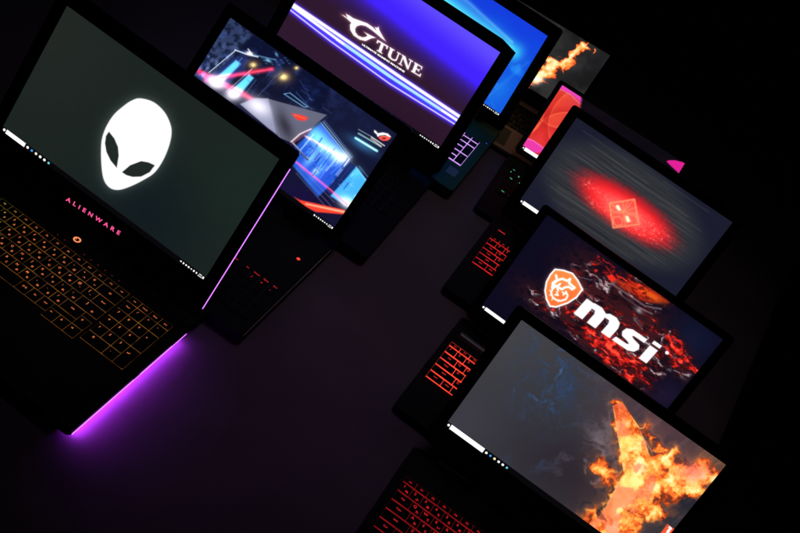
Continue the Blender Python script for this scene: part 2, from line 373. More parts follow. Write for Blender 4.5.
def pic3():
    p = Pic(3, 640, 360); X, Y = p.X, p.Y
    p.mix((47, 25, 47), np.ones(X.shape)); p.blob(400, 130, 60, 25, (38, 18, 38), .7, 35)
    s = (X - 362) * .62 - (Y - 4) * .785             # above the diagonal
    a = ss(-12, 12, s + 1.5 * (fbm(X / 60, Y / 60, 2) - .5)); p.mix((68, 36, 242), a); p.mix((98, 78, 255), ss(14, 46, s)); p.mix((52, 28, 140), ss(-26, 0, s) * (1 - a) * .5)
    P0 = [(285, -1), (340, 36), (400, 77), (460, 117)]; P1 = [(285, 6), (330, 41), (390, 84), (456, 125)]; P2 = [(285, 1), (335, 38), (395, 80), (458, 121)]
    for P in (P0, P1, P2): p.halo(P, 3., (36, 20, 200), .9)
    p.poly([P0[0], P0[1], P0[2], P0[3], P1[3], P1[2], P1[1], P1[0]], (70, 60, 230), 1., .75)
    for P, w in ((P0, 3.2), (P1, 1.1), (P2, 2.9)): p.line(P, w, (250, 248, 255), 1, .8)
    p.line([(345, 45), (397, 81.5), (440, 110)], 2.4, (140, 215, 250), .8, 1.2)
    p.line([(300, 15), (335, 40)], 1., (70, 50, 200), .8); p.line([(390, 78.6), (455, 121)], .5, (60, 40, 190), .8)
    f = lambda q: (340 + q[0] / 6.66, q[1] / 6.66)
    G = [(12,98),(32,106),(50,122),(38,92),(62,104),(88,122),(132,138),(180,155),(222,184),(242,207),(232,180),(246,186),(256,178),(262,202),(280,235),(305,276),(275,254),(245,228),(213,202),(172,174),(140,167),(112,174),(100,192),(102,215),(120,238),(150,250),(176,245),(182,236),(160,213),(205,236),(238,252),(205,257),(170,274),(130,264),(90,236),(68,200),(66,166),(75,152),(45,124),(28,112)]
    g = [f(q) for q in G]; d = polyd(X, Y, g); p.add((110, 70, 60), .6 * np.exp(-np.clip(d, 0, 99) / 1.6)); p.mix((255, 250, 246), ss(.45, -.45, d))
    A = aff(f((226, 327)), ((528 - 228) / 6.66, (506 - 325) / 6.66), (24 / 6.66, -62 / 6.66))
    def rect(x0, x1, y0, y1): return [A((x0, y0)), A((x1, y0)), A((x1, y1)), A((x0, y1))]
    S = [rect(.0, .24, .86, 1), rect(0, .03, .68, 1), rect(.21, .24, .68, 1), rect(.09, .15, 0, 1), rect(.06, .18, 0, .1),
         rect(.27, .38, .9, 1), rect(.29, .35, .28, 1), rect(.44, .52, .9, 1), rect(.465, .49, .3, 1),
         [A(q) for q in [(.29, .32), (.3, .12), (.34, .02), (.4, -.02), (.45, .03), (.485, .14), (.49, .32), (.465, .32), (.45, .18), (.41, .12), (.37, .16), (.35, .32)]],
         rect(.54, .61, .9, 1), rect(.565, .59, 0, 1), rect(.54, .62, 0, .09), rect(.7, .79, .9, 1), rect(.735, .76, 0, 1), [A(q) for q in [(.56, 1), (.62, 1), (.76, .14), (.76, 0), (.73, 0), (.57, .82)]],
         rect(.82, .94, 0, .1), rect(.84, .9, 0, 1), rect(.82, 1.0, .89, 1), rect(.98, 1.0, .7, 1), rect(.88, .96, .45, .56), rect(.945, .965, .38, .63), rect(.84, 1.02, 0, .11), rect(1.0, 1.025, 0, .3)]
    al = np.zeros(X.shape); hd = np.full(X.shape, 99.)
    for q in S:
        d = polyd(X, Y, q); al = np.maximum(al, ss(.4, -.4, d)); hd = np.minimum(hd, d)
    p.add((110, 70, 60), .5 * np.exp(-np.clip(hd, 0, 99) / 1.4)); p.mix((255, 250, 246), al)
    return p

def pic4():
    p = Pic(4, 360, 202); X, Y = p.X, p.Y
    p.mix((20, 62, 222), np.ones(X.shape)); s = (X - 460) * .57 - (Y - 6) * .82
    p.mix((18, 96, 232), ss(30, -40, s + 26 * (fbm(X / 25, Y / 25, 4) - .5)) * .8)
    p.halo([(420, -18), (459, 12), (514, 52)], 9, (40, 130, 26), 1.); p.halo([(430, -8), (470, 22), (509, 49)], 4, (60, 60, 10), .8); p.mix((24, 96, 226), ss(60, 110, Y) * .55)
    p.mix((14, 50, 232), ss(28, 40, s) * .8)
    p.halo([(455, -7), (470, 4), (512, 42)], 1.5, (70, 70, 20), .6)
    p.poly([(460, -10), (497, 30), (514, 47), (480, 30), (440, -6)], (90, 200, 250), 3, .3)
    p.add((20, 60, 20), ss(.5, .8, fbm(X / 14, Y / 14, 9)) * ss(30, 90, Y)); p.blob(500, 90, 14, 8, (30, 130, 236), .6, -50)
    p.line([(497, 72), (530, 58)], 1.3, (24, 90, 220), .5, 2); p.line([(490, 95), (528, 62)], 1.5, (60, 150, 245), .4, 2.5)
    return p

def fire(t):
    xs = [0, .18, .36, .55, .75, 1.]; cs = np.array([(40, 18, 14), (140, 44, 18), (226, 92, 36), (250, 158, 62), (255, 212, 112), (255, 244, 190)], float)
    t = np.clip(t, 0, 1); return np.stack([np.interp(t, xs, cs[:, j]) for j in range(3)], -1)

def pic5():
    p = Pic(5, 360, 202); X, Y = p.X, p.Y
    n = fbm(X / 16, Y / 16, 11); p.mix((26, 26, 27), np.ones(X.shape)); p.add((26, 25, 25), ss(.35, .8, n)); p.mix((66, 63, 62), ss(34, 6, (X - 540) * .6 + 20 - (Y - 10) * -1.) * .0)
    p.blob(545, 30, 34, 9, (50, 48, 47), .6, 32); p.blob(600, 62, 14, 20, (30, 30, 33), .6); p.blob(562, 66, 22, 16, (52, 52, 54), .6, -40)
    wx = X + 9 * (fbm(X / 7, Y / 7, 21) - .5); wy = Y + 9 * (fbm(X / 7, Y / 7, 31) - .5); D = np.full(X.shape, -9.)
    for a, b, r0, r1 in (((522, 88), (545, 72), 4, 9.5), ((545, 72), (566, 62), 9.5, 7), ((566, 62), (580, 47), 6.5, 5), ((576, 50), (585, 43), 5, 3.5), ((583, 46), (590, 49), 4, 2.2), ((548, 58), (560, 64), 2.5, 4), ((594.5, 50), (593, 55), 1.6, .8)):
        d, t = segd(wx, wy, a, b); D = np.maximum(D, 1 - d / (r0 + (r1 - r0) * t))
    f = D * 1.0 + 1.5 * (ridge(wx / 6.5, wy / 6.5, 6, 4) - .68) + .5 * (fbm(X / 3, Y / 3, 66) - .5)
    c = fire(f * .7 + .27); a = ss(-.04, .16, f)[..., None]; c[..., 1] = c[..., 1] * .9
    p.c = p.c * (1 - a) + c * a; p.blob(538, 80, 7, 4, (255, 250, 240), .8, -25); p.blob(551, 64, 6, 3, (255, 225, 190), .5, -35)
    return p

def pic6():
    p = Pic(6, 360, 202); X, Y = p.X, p.Y
    p.mix((230, 52, 56), np.ones(X.shape)); p.mix((206, 40, 80), ss(560, 580, X) * .6)
    p.add((10, 26, -6), ss(150, 105, Y) * .6)
    for cx, cy, r, g in ((560, 102, 26, 1.), (566, 150, 38, .8), (515, 108, 30, .9), (590, 128, 42, .6)):
        d = np.hypot(X - cx, Y - cy) - r; p.add((24, 56, 20), np.exp(-np.abs(d) / 1.3) * g * .8 * (d < 0)); p.mix((196, 34, 34), ss(-.3, .8, d) * ss(9, 1, d) * .45)
    p.add((14, 34, 6), ss(.5, .8, fbm(X / 12, Y / 12, 3)) * .4)
    p.poly([(560, 88), (565, 91), (572, 94.5), (579, 100), (584, 108), (588, 108), (580, 96), (570, 90), (563, 84)], (240, 66, 196), .8); p.line([(560, 89), (571, 95), (580, 104)], .9, (250, 150, 220), .6, .6)
    p.poly([(525, 138), (531, 139.5), (539, 144), (548, 153), (515, 152)], (238, 60, 170), .8); p.line([(526, 138), (534, 141), (545, 149)], 1., (252, 130, 210), .8, .7)
    # the wallpaper turns nearly black beyond the big petal, one petal more shows at the far corner
    dark = ss(-1.5, 1.5, (X - 581) * .8 + (Y - 104) * .12); p.mix((13, 9, 16), dark); p.mix((20, 12, 24), dark * ss(.45, .8, fbm(X / 20, Y / 6, 7)) * .6)
    p.poly([(666.5, 161.5), (669, 160.2), (675, 160.2), (690, 164), (684, 178), (671, 166)], (226, 34, 150), .6)
    return p

def pic7():
    p = Pic(7, 640, 360); X, Y = p.X, p.Y
    p.mix((27, 29, 46), np.ones(X.shape)); a = math.radians(34.5); ca, sa = math.cos(a), math.sin(a)
    s = (X - 622) * ca + (Y - 206) * sa; t = -(X - 622) * sa + (Y - 206) * ca
    st = fbm(s / 55, t * 1.1, 4, 3); e = np.hypot(s / 98, t / 52)
    st = .6 * st + .4 * fbm(s / 30, t * 2.3, 9, 2); p.mix((50, 52, 56), ss(1.08, .72, e) * .9); p.add((44, 45, 42), ss(.5, .8, st) * ss(1.0, .6, e) * .6); p.add((-16, -16, -14), ss(.5, .3, st) * ss(1., .6, e) * .8)
    for j, (o, l0, l1) in enumerate(((-33, -60, 10), (-28, -30, 60), (24, -70, 20), (30, -40, 60), (38, -30, 40), (-40, -75, -20), (-44, 20, 75), (20, -64, -20), (-24, 30, 80))):
        p.line([(622 + l0 * ca - o * sa, 206 + l0 * sa + o * ca), (622 + l1 * ca - o * sa, 206 + l1 * sa + o * ca)], .6, (116, 114, 104), .35, .7)
    st2 = fbm(s / 40, t * .9, 14, 3); m = 1 - (np.abs((s - 6) / 62) ** 2.3 + np.abs((t - 2) / 20.5) ** 2) ** .48 + .13 * (st2 - .5)
    al = ss(-.2, .42, m + .16 * (vn(X * 1.2, Y * 1.2, 7) - .5)); p.mix((214, 36, 44), al); p.mix((255, 84, 84), ss(.25, .85, m) * .8); p.mix((176, 20, 32), ss(-2, -15, t) * al * .5)
    n = vn(X * 1.35, Y * 1.35, 77); n2 = fbm(s / 30, t / 9, 51, 2)
    p.mix((255, 168, 140), ss(.6, .9, n) * ss(.0, .3, m) * ss(.3, .55, n2) * ss(-12, 2, t) * .8); p.blob(622, 213, 20, 12, (60, 46, 30), .9, 30, add=True)
    out = ss(.945, .985, vn(X * 1.1, Y * 1.1, 91)) * ss(-.45, -.15, m) * (m < 0.02); p.mix((220, 60, 60), out * .8)
    p.line([(565, 171), (580, 180)], .6, (150, 40, 50), .7); p.line([(622 + 40 * ca, 206 + 40 * sa + 6), (671, 249)], .8, (200, 50, 55), .8)
    f = lambda q: (600 + q[0] / 8.88, 180 + q[1] / 8.88)
    LC = (255, 156, 112)
    def ln(pts, w=.9, c=LC, al=.9): p.line([f(q) for q in pts], w, c, al, .5)
    p.poly([f(q) for q in [(84, 208), (305, 172), (345, 395), (118, 425)]], (240, 92, 74), .8, .5)
    ln([(84, 208), (305, 172), (345, 395), (118, 425), (84, 208)], 1.6)
    for q in ((305, 172), (250, 182), (205, 190), (325, 240), (335, 300)): ln([(210, 285), q], .9, LC, .75)
    ln([(84, 208), (150, 250), (210, 285), (225, 400)], 1.); ln([(120, 330), (165, 325), (200, 350), (195, 400), (140, 405), (122, 375), (120, 330)], 1.); ln([(235, 300), (300, 310), (330, 340)], 1.); ln([(95, 265), (140, 290), (205, 290)], 1.)
    p.poly([f(q) for q in [(140, 225), (165, 222), (190, 268), (165, 275), (148, 255)]], (255, 246, 214), .5, .95); p.poly([f(q) for q in [(225, 315), (250, 320), (272, 370), (240, 378), (228, 345)]], (255, 244, 206), .5, .95)
    return p

def pic8():
    p = Pic(8, 680, 382); X, Y = p.X, p.Y
    a = math.radians(35); ca, sa = math.cos(a), math.sin(a); s = X * ca + Y * sa; t = -X * sa + Y * ca
    p.mix((13, 11, 30), np.ones(X.shape)); p.blob(690, 340, 30, 25, (18, 24, 52), .9); p.blob(560, 240, 40, 20, (12, 12, 32), .7); p.blob(665, 395, 20, 16, (28, 24, 52), .8)
    w1 = fbm(s / 14, t / 9, 3) - .5; w2 = fbm(s / 14, t / 9, 43) - .5; S = s + 16 * w1; T = t + 12 * w2
    r = ridge(S / 17, T / 6.5, 12, 5); n = fbm(S / 6, T / 3, 22, 4)
    A = ss(.25, .5, 1 - np.hypot(((X - 612) * ca + (Y - 322) * sa) / 118, (-(X - 612) * sa + (Y - 322) * ca) / 55) + .5 * w1) * .8
    for x, y, rx, ry, an, g in ((600, 345, 55, 15, 37, 1.), (625, 300, 46, 20, 35, .8), (675, 355, 30, 13, 55, 1.), (585, 270, 30, 26, 35, .5), (545, 305, 34, 14, 40, .7), (630, 375, 26, 10, 30, 1.), (640, 285, 24, 8, 28, 1.)):
        dx, dy = X - x, Y - y; q = math.radians(an); A = np.maximum(A, g * np.exp(-np.hypot((dx * math.cos(q) + dy * math.sin(q)) / rx, (-dx * math.sin(q) + dy * math.cos(q)) / ry) ** 2 * 1.1))
    p.mix((28, 13, 20), A * 1.3); r3 = ridge(S / 11, T / 4, 33, 4); p.mix((74, 30, 36), ss(.5, .7, r3) * A * .8); p.mix((120, 104, 112), ss(.68, .85, r) * ss(.2, .55, A) * .7 * ss(.35, .6, vn(S / 9, T / 6, 4))); p.mix((214, 200, 206), ss(.78, .9, r) * ss(.3, .6, A) * .85 * ss(.4, .65, vn(S / 9, T / 6, 4)))
    B = np.zeros(X.shape)
    for x, y, rx, ry, an, g in ((615, 352, 40, 12, 38, 1.1), (595, 338, 16, 10, 37, .9), (676, 352, 26, 10, 58, 1.), (632, 376, 20, 8, 30, .9), (640, 288, 26, 6.5, 27, 1.2), (575, 316, 13, 7, 40, .6), (604, 268, 26, 10, 40, .5), (545, 303, 16, 7, 40, .6), (695, 370, 12, 4, 40, .9)):
        dx, dy = X - x, Y - y; q = math.radians(an); B = np.maximum(B, g * np.exp(-np.hypot((dx * math.cos(q) + dy * math.sin(q)) / rx, (-dx * math.sin(q) + dy * math.cos(q)) / ry) ** 2))
    B = np.maximum(B, A * .34); p.mix((96, 18, 18), np.clip(B - .4, 0, 1) * ss(.3, .6, fbm(S / 9, T / 5, 61)) * .9); n = .8 * fbm(S / 7, T / 2.6, 22, 5) + .2 * fbm(X / 3.2, Y / 2.6, 27, 3); f = B * .5 + 1.7 * (n - .5) + .25 * (r3 - .6); p.mix((92, 14, 16), ss(.16, .36, f) * ss(.12, .35, B) * .8); p.mix((206, 36, 30), ss(.34, .56, f) * ss(.15, .35, B)); p.mix((250, 92, 66), ss(.56, .74, f) * .9)
    p.poly([(615, 279), (624, 282), (640, 285), (656, 293), (669, 302), (660, 303), (646, 302), (632, 294), (622, 288)], (214, 56, 24), 2.4, .75, True); p.blob(652, 296, 12, 3.5, (236, 120, 24), .6, 30); p.mix((70, 12, 14), ss(.66, .8, r3) * .75 * np.exp(-(((X - 642) / 26) ** 2 + ((Y - 291) / 14) ** 2)))
    p.poly([(607, 276), (612, 274), (616, 279), (612, 283)], (230, 44, 30), .8)
    p.line([(612, 284), (630, 296), (645, 306), (661, 309)], 1.6, (170, 140, 150), .6, 1.); p.line([(622, 296), (640, 308), (652, 314)], 1.2, (190, 170, 176), .6, .9); p.blob(638, 310, 5, 2.5, (220, 205, 210), .7, 35)
    p.poly([(618, 292), (640, 305), (636, 312), (612, 298)], (24, 12, 20), 2, .5)
    # orange shield with its white dragon-head emblem
    g = lambda q: (530 + q[0] / 7.11, 250 + q[1] / 7.11)
    sh = [(176, 132), (240, 140), (305, 163), (345, 215), (378, 280), (335, 340), (270, 382), (185, 411), (137, 404), (112, 350), (101, 290), (112, 225), (140, 172)]
    P = [g(q) for q in sh]; d = polyd(X, Y, P); p.add((90, 60, 60), .5 * np.exp(-np.clip(d, 0, 99) / 1.8)); p.mix((255, 252, 250), ss(.45, -.45, d))
    p.mix((248, 116, 56), ss(.4, -.4, d + 1.6)); p.mix((255, 160, 80), ss(.4, -.4, d + 1.6) * .5 * ss(300, 280, Y))
    W = (255, 250, 244)
    def ln(pts, w): p.line([g(q) for q in pts], w, W, .97, .45)
    ln([(185, 180), (192, 215), (230, 205), (265, 220), (285, 205), (278, 235), (300, 255), (318, 268), (300, 280), (275, 262), (250, 265), (225, 280), (200, 262)], 2.2)
    ln([(195, 215), (165, 235), (160, 270), (180, 255)], 3.); ln([(165, 270), (150, 300), (160, 335), (185, 355), (220, 362), (255, 350), (268, 325), (255, 295)], 1.7); ln([(150, 290), (138, 288)], .9); ln([(152, 318), (140, 322)], .9); ln([(165, 345), (155, 355)], .9); ln([(200, 360), (200, 370)], .9)
    ln([(178, 318), (200, 322), (190, 300)], 1.5); ln([(230, 300), (250, 310), (235, 320)], 1.4); ln([(215, 240), (190, 260), (200, 290)], 1.8)
    p.line([g((232, 232)), g((262, 245))], 1.1, (240, 150, 120), .8, .5)
    # bold slanted letters, drawn in their own frame
    L = aff((573.6, 313.4), (.91, .625), (13.6 / 19, -15.2 / 19))
    R = lambda x0, x1, y0, y1: [L((x0, y0)), L((x1, y0)), L((x1, y1)), L((x0, y1))]
    S = [R(0, 9.5, 0, 18.5), [L(q) for q in [(6, 15), (8, 19), (16, 19.5), (22, 17), (24, 12), (24, 0), (14.5, 0), (14.5, 10.5), (13, 13.5), (9, 13.5)]],
         [L(q) for q in [(20, 15), (25, 19), (32, 19.5), (37.5, 17), (39.5, 12), (39.5, 0), (30, 0), (30, 10.5), (28.5, 13.5), (23.5, 13.5)]],
         [L(q) for q in [(66, 19), (50, 19), (45, 16.5), (44, 12), (46.5, 8.5), (54, 7), (56.5, 5.8), (54.5, 4.6), (43, 4.6), (42, 0), (59, 0), (64.5, 2.5), (66.3, 7), (64, 10.5), (56, 12.2), (53.5, 13.5), (55, 14.6), (66, 14.6)]],
         R(71.5, 80, 0, 16), R(71.5, 80, 18.4, 21.8)]
    al = np.zeros(X.shape)
    for q in S: al = np.maximum(al, ss(.5, -.5, polyd(X, Y, q)))
    p.blob(615, 330, 40, 12, (60, 30, 34), .5, 36, add=False) if False else None
    p.mix((255, 255, 255), al); p.blob(667, 352.8, 1.9, 1.7, (240, 235, 238), 1, 35, hard=True)
    return p

def pic9():
    p = Pic(9, 720, 405); X, Y = p.X, p.Y
    p.mix((56, 56, 62), np.ones(X.shape)); p.blob(520, 335, 80, 60, (70, 69, 72), .8); p.blob(470, 420, 40, 30, (66, 64, 74), .6); p.blob(575, 470, 75, 50, (44, 36, 44), .9, 35); p.blob(665, 425, 75, 30, (82, 58, 65), .95, 35)
    p.blob(560, 400, 60, 40, (54, 58, 68), .6); p.blob(610, 440, 26, 60, (74, 58, 62), .7); p.blob(690, 500, 40, 26, (38, 36, 46), .9, -45); p.blob(715, 465, 22, 14, (104, 72, 50), .7, 30)
    wx = X + 26 * (fbm(X / 16, Y / 16, 2) - .5); wy = Y + 26 * (fbm(X / 16, Y / 16, 32) - .5); r = ridge(wx / 26, wy / 26, 5, 5)
    m = np.exp(-(((X - 555) / 34) ** 2 + ((Y - 378) / 42) ** 2)); r2_ = ridge(wx / 11, wy / 13, 55, 4); m = np.clip(m * 1.3, 0, 1); p.mix((50, 62, 88), ss(.45, .7, fbm(wx / 22, wy / 22, 3)) * m * .6); p.mix((46, 74, 114), ss(.7, .9, r2_) * m * .6); p.mix((52, 82, 126), ss(.76, .92, r) * m * .6); p.mix((84, 120, 166), ss(.88, .96, r) * m * .4)
    m = np.exp(-(((X - 528) / 30) ** 2 + ((Y - 462) / 16) ** 2)); p.mix((46, 70, 108), ss(.7, .93, r) * m * .5)
    m = np.exp(-(((X - 600) / 14) ** 2 + ((Y - 438) / 46) ** 2)); p.mix((128, 112, 120), ss(.58, .9, r) * m * .75)
    m = np.exp(-(((X - 585) / 28) ** 2 + ((Y - 470) / 26) ** 2)); p.mix((120, 104, 112), ss(.72, .94, r) * m * .65)
    st = fbm((X * .62 + Y * .78) / 3, (X * .78 - Y * .62) / 40, 8, 3); p.add((12, 10, 10), ss(.5, .8, st) * ss(600, 660, X))
    # burning winged shape
    q1, q2 = fbm(X / 9, Y / 9, 61) - .5, fbm(X / 9, Y / 9, 71) - .5; wx, wy = X + 17 * q1, Y + 17 * q2; D = np.full(X.shape, -9.)
    for a, b, r0, r1, g in (((618, 404), (631, 440), 4, 9, .8), ((631, 440), (642, 478), 10, 17, 1.), ((634, 480), (612, 526), 15, 18, 1.), ((612, 526), (596, 545), 20, 20, 1.), ((640, 476), (668, 460), 17, 8, .9), ((650, 484), (705, 474), 18, 12, .95), ((705, 474), (716, 476), 12, 6, .8), ((655, 490), (640, 506), 14, 10, .8), ((600, 466), (608, 478), 7, 9, .85), ((655, 466), (672, 456), 8, 6, .8), ((668, 492), (700, 486), 9, 7, .7), ((650, 504), (660, 512), 9, 8, .65), ((622, 528), (634, 520), 8, 8, .6), ((596, 520), (590, 532), 12, 14, .9), ((660, 448), (646, 428), 4, 3, .3), ((660, 500), (650, 515), 6, 5, .5)):
        d, t = segd(wx, wy, a, b); D = np.maximum(D, g * (1.12 - d / (r0 + (r1 - r0) * t)))
    body = polyd(X, Y, [(613, 406), (622, 402), (640, 428), (652, 462), (660, 470), (650, 500), (622, 533), (604, 548), (575, 536), (603, 512), (624, 474)]); D = np.where(body < 0, np.maximum(D, .55 + .0 * D), D - .0)
    n = fbm(wx / 8, wy / 8, 81, 5); rg = ridge(wx / 12, wy / 12, 91, 5)
    f = D * .62 + 1.0 * (n - .5) + .75 * (rg - .66) + .22; fine_ = fbm(X / 3, Y / 3, 88, 3) - .5; f = f + .35 * fine_
    p.add((110, 52, 16), .6 * np.exp(-np.clip(-D, 0, 9) / .5) * ss(.35, .65, n + .1)); c = fire(f); al = ss(.08, .42, f + .1)[..., None] * np.clip(ss(-.3, .25, D), 0, 1)[..., None]; al = np.maximum(al, (ss(.8, -.8, body) * .92)[..., None])
    p.c = p.c * (1 - al) + c * al
    hot = ss(.45, .68, rg) * al[..., 0]
    p.mix((255, 226, 120), hot * .55 * np.exp(-(((X - 632) / 26) ** 2 + ((Y - 485) / 18) ** 2))); p.mix((255, 232, 120), np.exp(-(((X - 625) / 7) ** 2 + ((Y - 442) / 8) ** 2)) * .8 * al[..., 0]); p.mix((255, 225, 110), np.exp(-(((X - 612) / 16) ** 2 + ((Y - 505) / 12) ** 2)) * .6 * al[..., 0])
    pk = ss(.5, .62, fbm(X / 13, Y / 13, 101, 3)) * al[..., 0]; p.mix((240, 122, 92), pk * .6 * ss(1, -1, body)); p.mix((244, 128, 118), np.exp(-(((X - 694) / 15) ** 2 + ((Y - 472) / 9) ** 2)) * .75); p.mix((226, 92, 60), np.exp(-(((X - 620) / 9) ** 2 + ((Y - 415) / 14) ** 2)) * .6 * ss(2, -1, body))
    for e in (((613, 406), (624, 470)), ((640, 432), (652, 452)), ((603, 512), (622, 478)), ((645, 497), (612, 530))): p.line(list(e), .9, (255, 196, 130), .5, .6)
    for x, y, r_ in ((641, 424, 4.2), (617.5, 439, 2.3)):
        d = np.abs(np.hypot(X - x, Y - y + 1.5 * q1) - r_ * (1 + .5 * q2)); p.mix((250, 170, 90), ss(1.1, .2, d) * ss(-.4, .3, np.sin(np.arctan2(Y - y, X - x) * 1 + x)) * .85)
    # orange badge with slanted white letters in the corner
    p.poly([(667.5, 524), (675, 529.5), (661, 549), (653, 543.5)], (236, 92, 52), .4)
    return p

SOFT = {2: lambda p: p.soften(3, .6, 140), 3: lambda p: p.soften(5, .5, 170), 5: lambda p: p.soften(2, .5, 150), 7: lambda p: p.soften(6, .35, 130, 1), 8: lambda p: p.soften(4, .6, 160), 9: lambda p: p.soften(4, .35, 190)}  # bloom around bright strokes, painted into the picture colours
PICS = {1: pic1, 2: pic2, 3: pic3, 4: pic4, 5: pic5, 6: pic6, 7: pic7, 8: pic8, 9: pic9}

# ------------------------------------------------------------------ keyboards
ROWS = [
 (['esc', 'F1', 'F2', 'F3', 'F4', 'F5', 'F6', 'F7', 'F8', 'F9', 'F10', 'F11', 'F12', 'del'], [15 / 14] * 14),
 (['1 ぬ', '2 ふ', '3 あ', '4 う', '5 え', '6 お', '7 や', '8 ゆ', '9 よ', '0 わ', '- ほ', '^ へ', '¥ ー', 'BS'], [1] * 13 + [2]),
 (['Tab', 'Q た', 'W て', 'E い', 'R す', 'T か', 'Y ん', 'U な', 'I に', 'O ら', 'P せ', '@ ゛', '[ ゜', 'Enter'], [1.5] + [1] * 12 + [1.5]),
 (['Caps', 'A ち', 'S と', 'D し', 'F は', 'G き', 'H く', 'J ま', 'K の', 'L り', '; れ', ': け', '] む'], [1.8] + [1] * 11 + [2.2]),
 (['Shift', 'Z つ', 'X さ', 'C そ', 'V ひ', 'B こ', 'N み', 'M も', ', ね', '. る', '/ め', 'Shift', '↑'], [2.3] + [1] * 10 + [1.7, 1]),
 (['Ctrl', 'Win', 'Alt', '', 'かな', 'Fn', 'Ctrl', '←', '↓', '→'], [1.5, 1, 1.3, 5.2, 1, 1, 1, 1, 1, 1]),
]
PAD = [(['Ins', 'Home', 'PgUp', 'End'], [1] * 4), (['Num', '/', '*', '-'], [1] * 4), (['7', '8', '9', '+'], [1] * 4),
       (['4', '5', '6'], [1] * 3), (['1', '2', '3', '↵'], [1] * 4), (['0', '.'], [2, 1])]

def keyboard(L, root, x0, ytop, px, py, pad, plate, legend, legends='all', gap=(1.2, 1.2), fh=.65, plate_h=.6, key_h=1.9, padgap=5, arrowdrop=0, sidelit=False, kana=True, tsize=5.2, keymat=None):
    z = L['top']; km = keymat or M_KEY
    W = 15 * px + ((padgap + 4 * px) if pad else 0); ybot = ytop - (fh + 5) * py
    mb = MB(); g_ = .3; mainx = x0 + 15 * px - g_
    if arrowdrop:
        mb.box(x0 + g_, mainx, ybot + 2 * py + g_, ytop - g_, z - .6, z + plate_h)
        mb.box(x0 + g_, x0 + 14 * px, ybot + py, ybot + 2 * py + g_ - .01, z - .6, z + plate_h)
        mb.box(x0 + g_, x0 + 12 * px - g_, ybot + g_, ybot + py - .01, z - .6, z + plate_h)
        mb.box(x0 + 14 * px + .01, mainx, ybot + py - arrowdrop, ybot + 2 * py - arrowdrop, z - .6, z + plate_h)
        mb.box(x0 + 12 * px + g_, mainx, ybot + g_ - arrowdrop, ybot + py - arrowdrop - .01, z - .6, z + plate_h)
    else: mb.box(x0 + g_, mainx, ybot + g_, ytop - g_, z - .6, z + plate_h)
    if pad: mb.box(x0 + 15 * px + padgap + g_, x0 + W - g_, ybot + g_, ytop - g_, z - .6, z + plate_h)
    kb = mb.build('keyboard', plate, root)
    cache = {}
    def key(x, y, w, h, txt, r):
        lit = legends == 'all' or (callable(legends) and legends(x, y, r, txt))
        ck = (round(w, 2), round(h, 2), txt, lit)
        if ck not in cache:
            b = MB(); hw, hh = w / 2 - gap[0] / 2, h / 2 - gap[1] / 2
            b.prism(rrect(-hw, hw, -hh, hh, 1.0, 2), .25, key_h, inset=.5, i=0)
            if sidelit:
                nn = (len(b.F) - 2) // 2
                b.I[:nn] = [2] * nn
            if lit and txt:
                parts = txt.split(' ')
                big = len(parts[0]) == 1
                def put(s, sx, sy, sz):
                    V, F = text_mesh(s, sz, .06 if r else .03)
                    b.add([(v[0] + sx, v[1] + sy, key_h + .06) for v in V], F, 1)
                if big:
                    put(parts[0], -hw * .35, hh * .38, tsize)
                    if len(parts) > 1 and kana: put(parts[1], hw * .35, -hh * .42, tsize * .8)
                else: put(parts[0], 0, hh * .1 if h > 14 else 0, tsize * (.62 if len(parts[0]) > 2 else .75))
            me = mesh('key', b.V, b.F, mi=b.I)
            cache[ck] = me
        o = bpy.data.objects.new('key', cache[ck])
        if not cache[ck].materials: cache[ck].materials.append(km); cache[ck].materials.append(legend); cache[ck].materials.append(plate)
        C.objects.link(o); o.parent = kb; o.location = (x * MM, y * MM, z * MM)
    y = ytop
    for r, (names, ws) in enumerate(ROWS):
        h = py * (fh if r == 0 else 1); x = x0
        for i, (t, w) in enumerate(zip(names, ws)):
            dy = arrowdrop if (t in '←↓→' and t) or t == '↑' else 0
            hh = h
            key(x + w * px / 2, y - h / 2 - dy, w * px, hh, t, r); x += w * px
        if pad:
            x = x0 + 15 * px + padgap
            for t, w in zip(*PAD[r]):
                hh = h; cy = y - h / 2
                if t in '+↵' : hh = 2 * py; cy = y - py
                key(x + w * px / 2, cy, w * px, hh, t, r); x += w * px
        y -= h
    return kb

